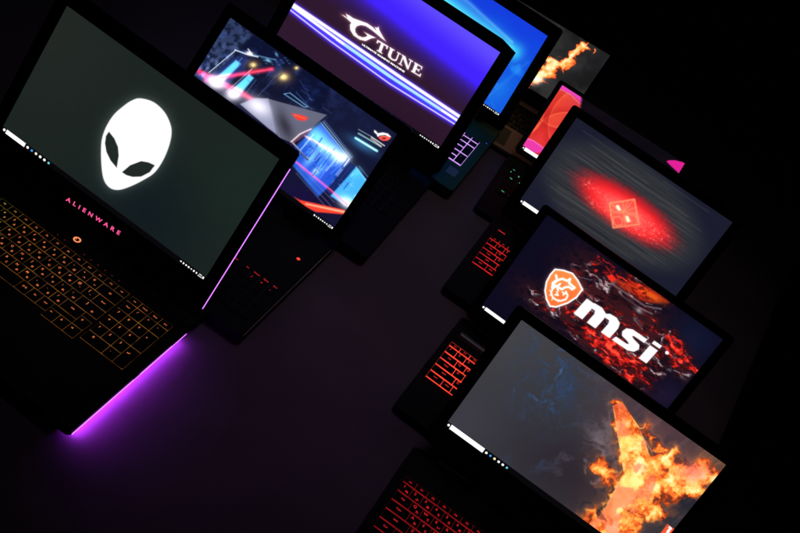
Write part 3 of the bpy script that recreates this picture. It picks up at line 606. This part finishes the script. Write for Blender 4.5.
# ------------------------------------------------------------------ a laptop
def laptop(k, label, name='gaming_laptop', category='laptop', deck=M_DECK, lid_mat=M_BLACK, bottom_cut=None, corner=6, lid_top=22, top_cut=None, rear=14, base_r=9, lidside=None, hinge_w=60, pad_x=0, pad_w=105, pad_d=62, wedge=0):
    L = LAP[k]; W, Hh = L['size']; ch = L['chin']; BW = W / 2 + L['bez']; T = L['top']
    root = bpy.data.objects.new(name, None); C.objects.link(root)
    root.location = (L['x'] * MM, L['y'] * MM, 0); root.rotation_euler = (0, 0, L['yaw'])
    root['label'] = label; root['category'] = category; root['group'] = 'laptops standing open in two rows'
    # base: body in two tapered shells, feet, deck seam
    mb = MB(); out = rrect(-BW, BW, -L['D'], rear, [base_r, base_r, base_r * .8, base_r * .8])
    low = rrect(-BW + 7, BW - 7, -L['D'] + 6, rear - 5, base_r)
    lowV = [(p[0], p[1], 3) for p in low]; midV = [(p[0], p[1], T * .45) for p in out]; n = len(out)
    mb.add(lowV + midV, [(j, (j + 1) % n, n + (j + 1) % n, n + j) for j in range(n)] + [tuple(range(n - 1, -1, -1))])
    mb.prism(out, T * .45 + .01, T, inset=1.1)
    base = mb.build('base', deck, root)
    for sx in (-1, 1):
        for y in (-L['D'] + 28, -20):
            f = MB(); f.prism(rrect(sx * (BW - 40) - 18, sx * (BW - 40) + 18, y - 4, y + 4, 3.5), 0, 3.2); f.build('rubber_foot', M_RUBBER, base)
    kd = L['D']
    if pad_w:
        tp = MB(); tp.prism(rrect(pad_x - pad_w / 2, pad_x + pad_w / 2, -kd + 12, -kd + 12 + pad_d, 3), T - .3, T + .25, inset=.2); tp.build('touchpad', M_BRUSH if deck is M_TEAL else M_BLACK, base)
    # vents on the right and left sides
    for sx in (-1, 1):
        v = MB()
        for j in range(9): v.box(sx * (BW + .3) - .4, sx * (BW + .3) + .4, -70 + j * 5, -67.5 + j * 5, T * .5, T * .82)
        v.build('side_vent', M_RUBBER, base)
        pt = MB(); pt.box(sx * (BW + .2) - .5, sx * (BW + .2) + .5, -L['D'] * .55, -L['D'] * .55 + 13, T * .55, T * .78)
        pt.build('port', M_BRUSH, base)
    # lid
    sb = lidside or L['bez']; X = W / 2 + sb; top = ch + Hh + lid_top; bot = 3.
    if bottom_cut: w_, h_ = bottom_cut; o = [(-X, h_), (-X + w_, bot - 2), (X - w_, bot - 2), (X, h_)]
    else: o = [(-X, bot + corner), (-X + corner, bot), (X - corner, bot), (X, bot + corner)]
    if top_cut: a_, b_ = top_cut; o += [(X, top - b_), (X - a_, top), (-X + a_, top), (-X, top - b_)]
    else: o += [p for p in rrect(-X, X, bot, top, corner, 4) if p[1] > top - corner - .1]
    F = lambda x, y, z: lidpt(L, x, y, z)
    s = MB(); s.prism(o, -1.2, -8, F, inset=1.5); lid = s.build('lid', lid_mat, root)
    # bezel: a ring round the screen, its inner edge a rectangle
    inner = [(-W / 2, ch), (W / 2, ch), (W / 2, ch + Hh), (-W / 2, ch + Hh)]
    bm = bmesh.new()
    def ringverts(pts, z): return [bm.verts.new(tuple(a * MM for a in F(p[0], p[1], z))) for p in pts]
    vo0, vi0 = ringverts(o, 0), ringverts(inner, 0)
    edges = []
    for vs in (vo0, vi0):
        for j in range(len(vs)): edges.append(bm.edges.new((vs[j], vs[(j + 1) % len(vs)])))
    bmesh.ops.triangle_fill(bm, edges=edges, use_beauty=True, use_dissolve=False)
    for pts, vs, z1 in ((o, vo0, -1.2), (inner, vi0, -1.2)):
        lo = ringverts(pts, z1)
        for j in range(len(vs)): bm.faces.new((vs[j], vs[(j + 1) % len(vs)], lo[(j + 1) % len(vs)], lo[j]))
    bmesh.ops.recalc_face_normals(bm, faces=bm.faces)
    me = bpy.data.meshes.new('bezel'); bm.to_mesh(me); bm.free(); link('bezel', me, M_BEZEL, lid)
    wc = MB(); wc.cyl(F(0, ch + Hh + lid_top * .5, -.2), F(0, ch + Hh + lid_top * .5, .25), 2.2); wc.build('webcam', M_BLACK, lid)
    for sx in (-1, 1):
        h = MB(); hx = X * .62 * sx; h.cyl((hx - hinge_w / 2, -5, T + 4.5), (hx + hinge_w / 2, -5, T + 4.5), 5.2, 18); h.cyl((hx - hinge_w / 2 - 2, -5, T + 4.5), (hx + hinge_w / 2 + 2, -5, T + 4.5), 4.2, 18)
        h.build('hinge', M_BLACK, root)
    b = MB(); b.box(-hinge_w * .9, hinge_w * .9, -9, 1, T - .5, L['t'] + 4); b.build('hinge_cover', M_BLACK, root) if L['t'] > T else None
    scr = SOFT.get(k, lambda q: q)(PICS[k]()).make(root)
    return root, base, lid, scr

def on_screen(k, u, v, n=0.0):
    L = LAP[k]; W, Hh = L['size']; return lidpt(L, (u - .5) * W, L['chin'] + v * Hh, n)

def taskbar(k, scr, box_end=.115, icons=6, tray=True, box=True, h=.036):
    bar = MB(); bar.quad([on_screen(k, *q, -.3) for q in ((0, 0), (1, 0), (1, h), (0, h))]); bar.build('taskbar', M_BAR, scr)
    n = -.2; mats = [M_WHITE, M_BLUEI, M_YELI, M_CYANI]
    W, Hh = LAP[k]['size']; asp = Hh / W
    m = MB()
    if box:
        r = .010
        m.quad([on_screen(k, .011 + r * asp * math.cos(t), h * .55 + r * math.sin(t), n) for t in [j * math.pi / 4 for j in range(8)]])
        m.quad([on_screen(k, *q, n) for q in ((.021, .004), (box_end, .004), (box_end, h - .002), (.021, h - .002))])
        for j in range(icons):
            cu = box_end + .014 + .021 * j; rr = .0095
            m.quad([on_screen(k, cu + rr * asp * 1.1 * math.cos(t), h * .5 + rr * math.sin(t), n) for t in [math.pi / 4 + i * math.pi / (2 if j in (1, 5) else 4) for i in range(4 if j in (1, 5) else 8)]], [0, 1, 2, 0, 0, 3][j % 6])
    m.build('taskbar_icons', mats, scr) if box else None
    if tray:
        t = MB(); rnd = random.Random(k)
        for j in range(7):
            cu = .885 + j * .0125; hh = .0035 + rnd.random() * .0035; ww = .0026 + rnd.random() * .001
            t.quad([on_screen(k, cu + a * ww, h * .5 + b_ * hh, n) for a, b_ in ((-1, -1), (1, -1), (1, 1), (-1, 1))])
        for yy, w_ in ((.68, .012), (.3, .017)):
            for i in range(4):
                x0 = .9705 - w_ * .5 + i * w_ * .28; t.quad([on_screen(k, x0 + a * w_ * .09 + .008, h * yy + b_ * .0035, n) for a, b_ in ((-1, -1), (1, -1), (1, 1), (-1, 1))])
        t.quad([on_screen(k, .992 + a * .0035, h * .5 + b_ * .008, n) for a, b_ in ((-1, -1), (1, -1), (1, 1), (-1, 1))])
        t.build('clock_and_tray_icons', M_WHITE, scr)

def screen_text(k, parent, name, body, p0, p1, height, mat, bold=0.02, n=.25, skew=0., spacing=1.):
    """lettering laid from p0 to p1 (picture units of that screen) on the lid's front"""
    L = LAP[k]; W, Hh = L['size']
    a = np.array(uv_of(k, *p0)) * (W, Hh); b = np.array(uv_of(k, *p1)) * (W, Hh)
    V, F = text_mesh(body, 1., bold, 'CENTER', 3, spacing); xs = [v[0] for v in V]; w = max(xs) - min(xs); c0 = (max(xs) + min(xs)) / 2
    ln = np.linalg.norm(b - a); sc = ln / w; d = (b - a) / ln; e = np.array([-d[1], d[0]]); c = (a + b) / 2
    ys = [v[1] for v in V]; hs = height / (max(ys) - min(ys)); cy = (max(ys) + min(ys)) / 2
    P = []
    for v in V:
        x, y = (v[0] - c0) * sc, (v[1] - cy) * hs; x += skew * y; q = c + d * x + e * y
        P.append(lidpt(L, q[0] - W / 2, L['chin'] + q[1], n))
    me = mesh(name, P, F); return link(name, me, mat, parent)

# ================================================================== the laptops
# 1 near left: alien head
A_LEG = glow('amber_legend', (170, 190, 50), .8, grad=((255, 132, 72), -.565, -.50), var=.35, scale=90)
A_PLT = glow('amber_key_backlight', (96, 112, 26), .34, grad=((150, 94, 36), -.565, -.49), var=.85, scale=55)
r1, b1, l1, s1 = laptop(1, 'near left laptop with a white alien head on its dark green screen and amber keys', rear=38, lid_top=24, lidside=20, hinge_w=70)
keyboard(LAP[1], r1, 197 - 19 * 18.6 - 5, -48, 18.6, 20.3, True, A_PLT, A_LEG, gap=(.75, 1.25), key_h=1.15, plate_h=.6, arrowdrop=9, tsize=5.4)
taskbar(1, s1)
PINK = glow('pink_lettering', (255, 88, 156), 1.0)
screen_text(1, l1, 'lit_lettering', 'ALIENWARE', (66.5, 198.5), (120, 233.5), 6.6, PINK, .035, spacing=1.9)
VIO = glow('violet_light_strip', (206, 120, 255), 1.7)
m = MB(); X1 = 382 / 2 + 20; F1 = lambda x, y, z: lidpt(LAP[1], x, y, z)
m.box(X1 + .05, X1 + .8, 14, 262, -2.5, .3, F1); m.build('light_strip', VIO, l1)
BX = 382 / 2 + 23.9
VB = glow('violet_base_strip', (206, 120, 255), 2.2)
VU = glow('violet_under_light', (166, 52, 240), 60., vary_along=(1, -.287, -.03, 200., 90.))
for sx in (-1, 1):
    m = MB(); m.box(sx * (BX + .6) - .5, sx * (BX + .6) + .5, -282, -36, 14.0, 15.2); m.build('light_strip', VB, b1)
    m = MB(); m.box(sx * (BX - 4) - 1, sx * (BX - 4) + 1, -270, -38, 4.2, 5.6); m.build('under_light', VU, b1)
def ringmesh(cx, cy, z, a, b_, w, n=26):
    V = []; F = []
    for j in range(n):
        t = 2 * math.pi * j / n
        for q in (1, 0): V.append((cx + (a + w * q) * math.cos(t), cy + (b_ + w * q) * math.sin(t), z))
    for j in range(n): k = (j + 1) % n; F.append((2 * j, 2 * k, 2 * k + 1, 2 * j + 1))
    return V, F
AMB = glow('amber_ring', (255, 142, 84), 1.2)
V, F = ringmesh(0, -26, LAP[1]['top'] + .7, 3.6, 3.2, 2.4); pb = MB(); pb.prism([(8.5 * math.cos(t * math.pi / 12), -26 + 7.6 * math.sin(t * math.pi / 12)) for t in range(24)], 23.8, 24.5, inset=.3)
pbo = pb.build('power_button', M_BLACK, b1)
pb = MB(); pb.add(V, F)
pb.quad([(-3.2, -24.2, 24.75), (-1, -25.6, 24.75), (-1.4, -27.2, 24.75), (-3, -26, 24.75)]); pb.build('power_light', AMB, b1)
dim = glow('dim_red_indicator', (120, 30, 50), .5); ind = MB()
for j in range(8): ind.box(-24 + j * 13 + (24 if j > 1 else 0) - 1.2, -24 + j * 13 + (24 if j > 1 else 0) + 1.2, -41, -39.8, 24, 24.2)
ind.build('indicator_lights', dim, b1)

# 2 left row: futuristic street
RED2 = glow('red_legend', (225, 40, 40), .8); R_OFF = plastic('unlit_keyboard_plate', (.004, .004, .004), .5, spec=.2)
r2, b2, l2, s2 = laptop(2, 'laptop whose screen shows a neon blue street with red beams and a silver notebook', rear=20, lid_top=21, lidside=17, top_cut=(3, 3), pad_w=0)
keyboard(LAP[2], r2, -168, -158, 18, 17.5, True, R_OFF, RED2, legends=lambda x, y, r, t: r == 0 or (r == 1 and x > 130), kana=False, tsize=7.4, padgap=4, gap=(3, 3))
taskbar(2, s2, box=True)
V, F = ringmesh(161, -77, 21.6, .6, .6, 2.6); pb = MB(); pb.add(V, F); pb.build('power_light', glow('red_power_light', (255, 60, 45), 1.2), b2)
m = MB(); m.box(BX - 2.8 - 8 , BX - 2.2 - 8, -200, -42, 0, .2)
ed = MB(); x_ = 344.5 / 2 + 16.4; ed.box(x_ - .4, x_ + .25, -286, -10, 19.6, 21.15); ed.build('chamfered_edge', plastic('copper_edge_metal', (.6, .38, .27), .4, metal=.9), b2)

# 3 left row: violet wallpaper with the white wordmark
r3, b3, l3, s3 = laptop(3, 'laptop with white lettering over a diagonal light streak on a purple and violet screen', rear=10, lid_top=22, lidside=24, top_cut=(34, 8), bottom_cut=(14, 22), deck=M_DECK)
keyboard(LAP[3], r3, 192 - 19 * 18.6 - 5, -62, 18.6, 19.5, True, R_OFF, plastic('grey_print', (.05, .05, .05), .6), gap=(3, 3), kana=False)
taskbar(3, s3)
screen_text(3, s3, 'tagline_lettering', 'ULTIMATE GAMING MACHINE', (362, 44.2), (404.5, 72), 3.4, M_WHITE, .05, n=-.25)

# 4 left row: blue desktop, white-pink keys
WP = glow('pinkish_white_key_backlight', (214, 160, 255), .95, var=.3, scale=90)
r4, b4, l4, s4 = laptop(4, 'laptop with a bright blue desktop, teal grey deck and pinkish white lit keys', rear=12, lid_top=25, lidside=22, corner=7, deck=M_TEAL, lid_mat=M_BLACK)
keyboard(LAP[4], r4, 191 - 19 * 18.4 - 4, -78, 18.4, 20.6, True, WP, glow('dim_violet_legend', (120, 80, 150), .6), gap=(1.5, 3.8), key_h=2.3, plate_h=.5, padgap=4, kana=False, tsize=4., sidelit=True)
taskbar(4, s4)
pl = MB(); pl.cyl((203, -66, 23.9), (203, -66, 24.4), 1.6, 10); pl.build('power_light', glow('blue_power_light', (60, 70, 220), .9), b4)
st = MB(); st.prism(rrect(174, 196, -240, -212, 1.5), 24, 24.3); st.build('sticker', plastic('grey_teal_sticker', (.10, .17, .18), .5), b4)

# 5 at the back: flame on smoke
r5, b5, l5, s5 = laptop(5, 'farthest slim laptop with a flame on a smoky dark screen, brown deck and unlit keys', name='laptop', rear=6, lid_top=12, lidside=12, corner=5, deck=M_BROWN, hinge_w=40, pad_w=120, pad_d=72)
keyboard(LAP[5], r5, -144, -30, 19.2, 19.6, False, R_OFF, plastic('grey_print_on_keys', (.06, .055, .05), .6), gap=(4, 4), plate_h=.1, kana=False, keymat=M_KEY)

# 6 right row, farthest: red petals
GR = glow('green_legend', (90, 240, 160), 1.1)
r6, b6, l6, s6 = laptop(6, 'laptop with a red and magenta petal wallpaper, lid laid far back, green key lights', rear=8, lid_top=9, lidside=11, corner=7, hinge_w=40)
keyboard(LAP[6], r6, -153, -38, 19.2, 19.4, False, R_OFF, GR, legends=lambda x, y, r, t: x < -138 or (x < -110 and r in (1, 2)) or (r == 5 and x < -112), gap=(3, 3), kana=False, tsize=6.5)
taskbar(6, s6, box_end=.16, h=.05)

# 7 right row: red glow with a square mask emblem
RK = glow('red_key_backlight', (228, 34, 34), .75, var=.55, scale=60); RL = glow('red_key_legend', (240, 48, 44), .9, var=.2)
r7, b7, l7, s7 = laptop(7, 'laptop with a square emblem in a red oval glow on its dark blue screen', rear=10, lid_top=17, lidside=19, corner=6)
keyboard(LAP[7], r7, -178, -62, 18.2, 18.6, True, RK, RL, gap=(.9, 2.8), key_h=1.8, plate_h=.5, padgap=4, kana=False, tsize=7, sidelit=True)
taskbar(7, s7, box_end=.2, h=.042)
m = MB(); m.box(-174, -158, -34.5, -33, 15, 15.25); m.build('status_light', RL, b7)

# 8 right row: shield and slanted wordmark over lava
RK8 = glow('orange_red_key_backlight', (255, 66, 48), 1.0, var=.4, scale=60)
r8, b8, l8, s8 = laptop(8, 'laptop with a big white wordmark and orange shield over red lava on its screen', rear=10, lid_top=12, lidside=15, corner=6, hinge_w=84)
keyboard(LAP[8], r8, -177, -62, 18.2, 18.6, True, RK8, RL, gap=(.95, 3.2), key_h=1.7, plate_h=.5, padgap=4, kana=False, tsize=7, sidelit=True)
taskbar(8, s8, box_end=.2)
hb = MB(); hb.cyl((-173, -35, 11.5), (173, -35, 11.5), 7.5, 32); hbo = hb.build('glossy_hinge_bar', plastic('glossy_dark_grey', (.05, .05, .058), .22, spec=.6), b8, smooth=False)

# 9 near right: burning wings
RK9 = glow('dim_red_key_backlight', (150, 18, 22), .55, var=.6, scale=50); RL9 = glow('deep_red_legend', (235, 36, 40), .9, var=.3)
r9, b9, l9, s9 = laptop(9, 'near right laptop with burning orange wings on a grey smoky screen and red keys', rear=2, lid_top=15.5, lidside=17, bottom_cut=(100, 17), corner=6)
keyboard(LAP[9], r9, -176, -58, 18.4, 19, True, RK9, RL9, gap=(.5, 2.6), key_h=2.0, plate_h=.5, padgap=4, kana=True, tsize=6.6, sidelit=True)
taskbar(9, s9, box_end=.192, h=.044)
screen_text(9, s9, 'badge_lettering', 'msi', (660.5, 541), (671, 527.0), 5.0, M_WHITE, .05, n=-.25, skew=.25)

# ================================================================== setting
def cloth_mat():
    m, n, l, b = new_mat('dark_table_cloth'); tc = n.new('ShaderNodeTexCoord')
    n1 = n.new('ShaderNodeTexNoise'); n1.inputs['Scale'].default_value = 900; n1.inputs['Detail'].default_value = 3
    n2 = n.new('ShaderNodeTexNoise'); n2.inputs['Scale'].default_value = 5; n2.inputs['Detail'].default_value = 5
    for q in (n1, n2): l.new(tc.outputs['Object'], q.inputs['Vector'])
    mr = n.new('ShaderNodeMapRange'); mr.inputs['To Min'].default_value = .55; mr.inputs['To Max'].default_value = 1.45; l.new(n2.outputs['Fac'], mr.inputs['Value'])
    mx = n.new('ShaderNodeVectorMath'); mx.operation = 'SCALE'; mx.inputs[0].default_value = (.10, .075, .09); l.new(mr.outputs[0], mx.inputs['Scale']); l.new(mx.outputs[0], b.inputs['Base Color'])
    bp = n.new('ShaderNodeBump'); bp.inputs['Strength'].default_value = .35; bp.inputs['Distance'].default_value = .0006; l.new(n1.outputs['Fac'], bp.inputs['Height']); l.new(bp.outputs[0], b.inputs['Normal'])
    b.inputs['Roughness'].default_value = .85; b.inputs['Specular IOR Level'].default_value = .15
    return m
def yawed(ox, oy, a):
    c, s = math.cos(a), math.sin(a); return lambda x, y: (ox + x * c - y * s, oy + x * s + y * c)
TY = yawed(.640, 1.40, math.radians(-9.8))      # a point of the table's right edge; local x = -1.8..0
table = bpy.data.objects.new('table', None); C.objects.link(table); table['label'] = 'large table carrying all the laptops under a dark cloth'; table['category'] = 'table'
cx, cy = TY(-.9, 0.25); table.location = (cx, cy, -.72); table.rotation_euler = (0, 0, math.radians(-9.8))
def tb(x0, x1, y0, y1, z0, z1, nm, mt):
    m = MB(); m.box(x0, x1, y0, y1, z0, z1, inset=2); return m.build(nm, mt, table)
wood = plastic('dark_wood', (.05, .035, .025), .5)
tb(-895, 895, -1195, 1195, 690, 714, 'tabletop', wood)
for sx in (-1, 1):
    for sy in (-1, 1): tb(sx * 840 - 25, sx * 840 + 25, sy * 1130 - 25, sy * 1130 + 25, 0, 690, 'leg', wood)
# cloth: top sheet with faint creases and short hanging sides
nx, ny = 180, 240; xs = np.linspace(-.9, .9, nx + 1); ys = np.linspace(-1.2, 1.2, ny + 1); GX, GY = np.meshgrid(xs, ys)
cr = ridge((GX + .3 * GY) * 1.4, (GY - .2 * GX) * 1.1, 5, 3); cr2 = fbm(GX * 3, GY * 3, 9, 3)
GZ = -.0032 + .0026 * np.clip((cr - .72) * 4, 0, 1) * cr2
V = np.stack([GX, GY, GZ], -1).reshape(-1, 3).tolist(); idx = np.arange((nx + 1) * (ny + 1)).reshape(ny + 1, nx + 1)
Fc = np.stack([idx[:-1, :-1], idx[:-1, 1:], idx[1:, 1:], idx[1:, :-1]], -1).reshape(-1, 4).tolist()
border = idx[0, :].tolist() + idx[1:, -1].tolist() + idx[-1, -2::-1].tolist() + idx[-2:0:-1, 0].tolist()
base_i = len(V); prev = border
for lv, (dz, o_) in enumerate(((-.006, .004), (-.12, .007), (-.24, .012))):
    cur = []
    for j, bi in enumerate(border):
        x, y, z = V[bi]; d = max(abs(x) / .9, abs(y) / 1.2); wv = math.sin(j * .37) * .004 * (lv > 0) * lv
        nx_ = (1 if x > 0 else -1) if abs(abs(x) - .9) < 1e-6 else 0; ny_ = (1 if y > 0 else -1) if abs(abs(y) - 1.2) < 1e-6 else 0
        V.append([x + nx_ * (o_ + wv), y + ny_ * (o_ + wv), dz]); cur.append(len(V) - 1)
    for j in range(len(border)): k2 = (j + 1) % len(border); Fc.append([prev[j], cur[j], cur[k2], prev[k2]])
    prev = cur
me = bpy.data.meshes.new('tablecloth'); me.from_pydata(V, [], Fc); me.update()
for p_ in me.polygons: p_.use_smooth = True
tcl = link('tablecloth', me, cloth_mat()); tcl.location = (cx, cy, 0); tcl.rotation_euler = (0, 0, math.radians(-9.8))
tcl['label'] = 'dark charcoal cloth spread over the table beneath the laptops'; tcl['category'] = 'tablecloth'
fl = MB(); fl.box(-6000, 6000, -3000, 9000, -800, -720); flo = fl.build('floor', plastic('dark_floor', (.02, .018, .02), .7, scale=12)); flo['kind'] = 'structure'

# ================================================================== camera, light
Hc, pi_, ro, f = 1.1600793, 0.68157545, 0.5466163, 1046.18
cp, sp, c, s = math.cos(pi_), math.sin(pi_), math.cos(ro), math.sin(ro)
fw = np.array([0, cp, -sp]); rt = np.array([1, 0, 0.]); up = np.array([0, sp, cp])
Rv = c * rt + s * up; Uv = -s * rt + c * up
from mathutils import Matrix
cam = bpy.data.cameras.new('camera'); co = bpy.data.objects.new('camera', cam); C.objects.link(co)
co.matrix_world = Matrix([[Rv[0], Uv[0], -fw[0], 0], [Rv[1], Uv[1], -fw[1], 0], [Rv[2], Uv[2], -fw[2], Hc], [0, 0, 0, 1]])
cam.sensor_width = 36; cam.lens = 36 * f / 800; cam.clip_end = 100; cam.clip_start = .02
bpy.context.scene.camera = co
w = bpy.data.worlds.new('World'); bpy.context.scene.world = w; w.use_nodes = True
w.node_tree.nodes['Background'].inputs[0].default_value = (.9, .75, .9, 1); w.node_tree.nodes['Background'].inputs[1].default_value = .0003
# added faint fill with no visible source, above the middle of the table, so the cloth between the rows just shows
la = bpy.data.lights.new('added_fill_light', 'AREA'); la.energy = .27; la.size = .5; la.color = (1, .84, .92); la.spread = math.radians(46)
lo = bpy.data.objects.new('added_fill_light', la); C.objects.link(lo); lo.location = (0.03, 1.5, 2.4)
lb = bpy.data.lights.new('added_violet_fill', 'AREA'); lb.energy = .034; lb.size = .12; lb.color = (.55, .16, 1); lb.spread = math.radians(48)  # added violet fill without a visible source, tints the cloth between the rows
lbo = bpy.data.objects.new('added_violet_fill', lb); C.objects.link(lbo); lbo.location = (-.02, 1.06, 1.25)
vs = bpy.context.scene.view_settings; vs.view_transform = 'Standard'; vs.look = 'None'; vs.exposure = 0; vs.gamma = 1
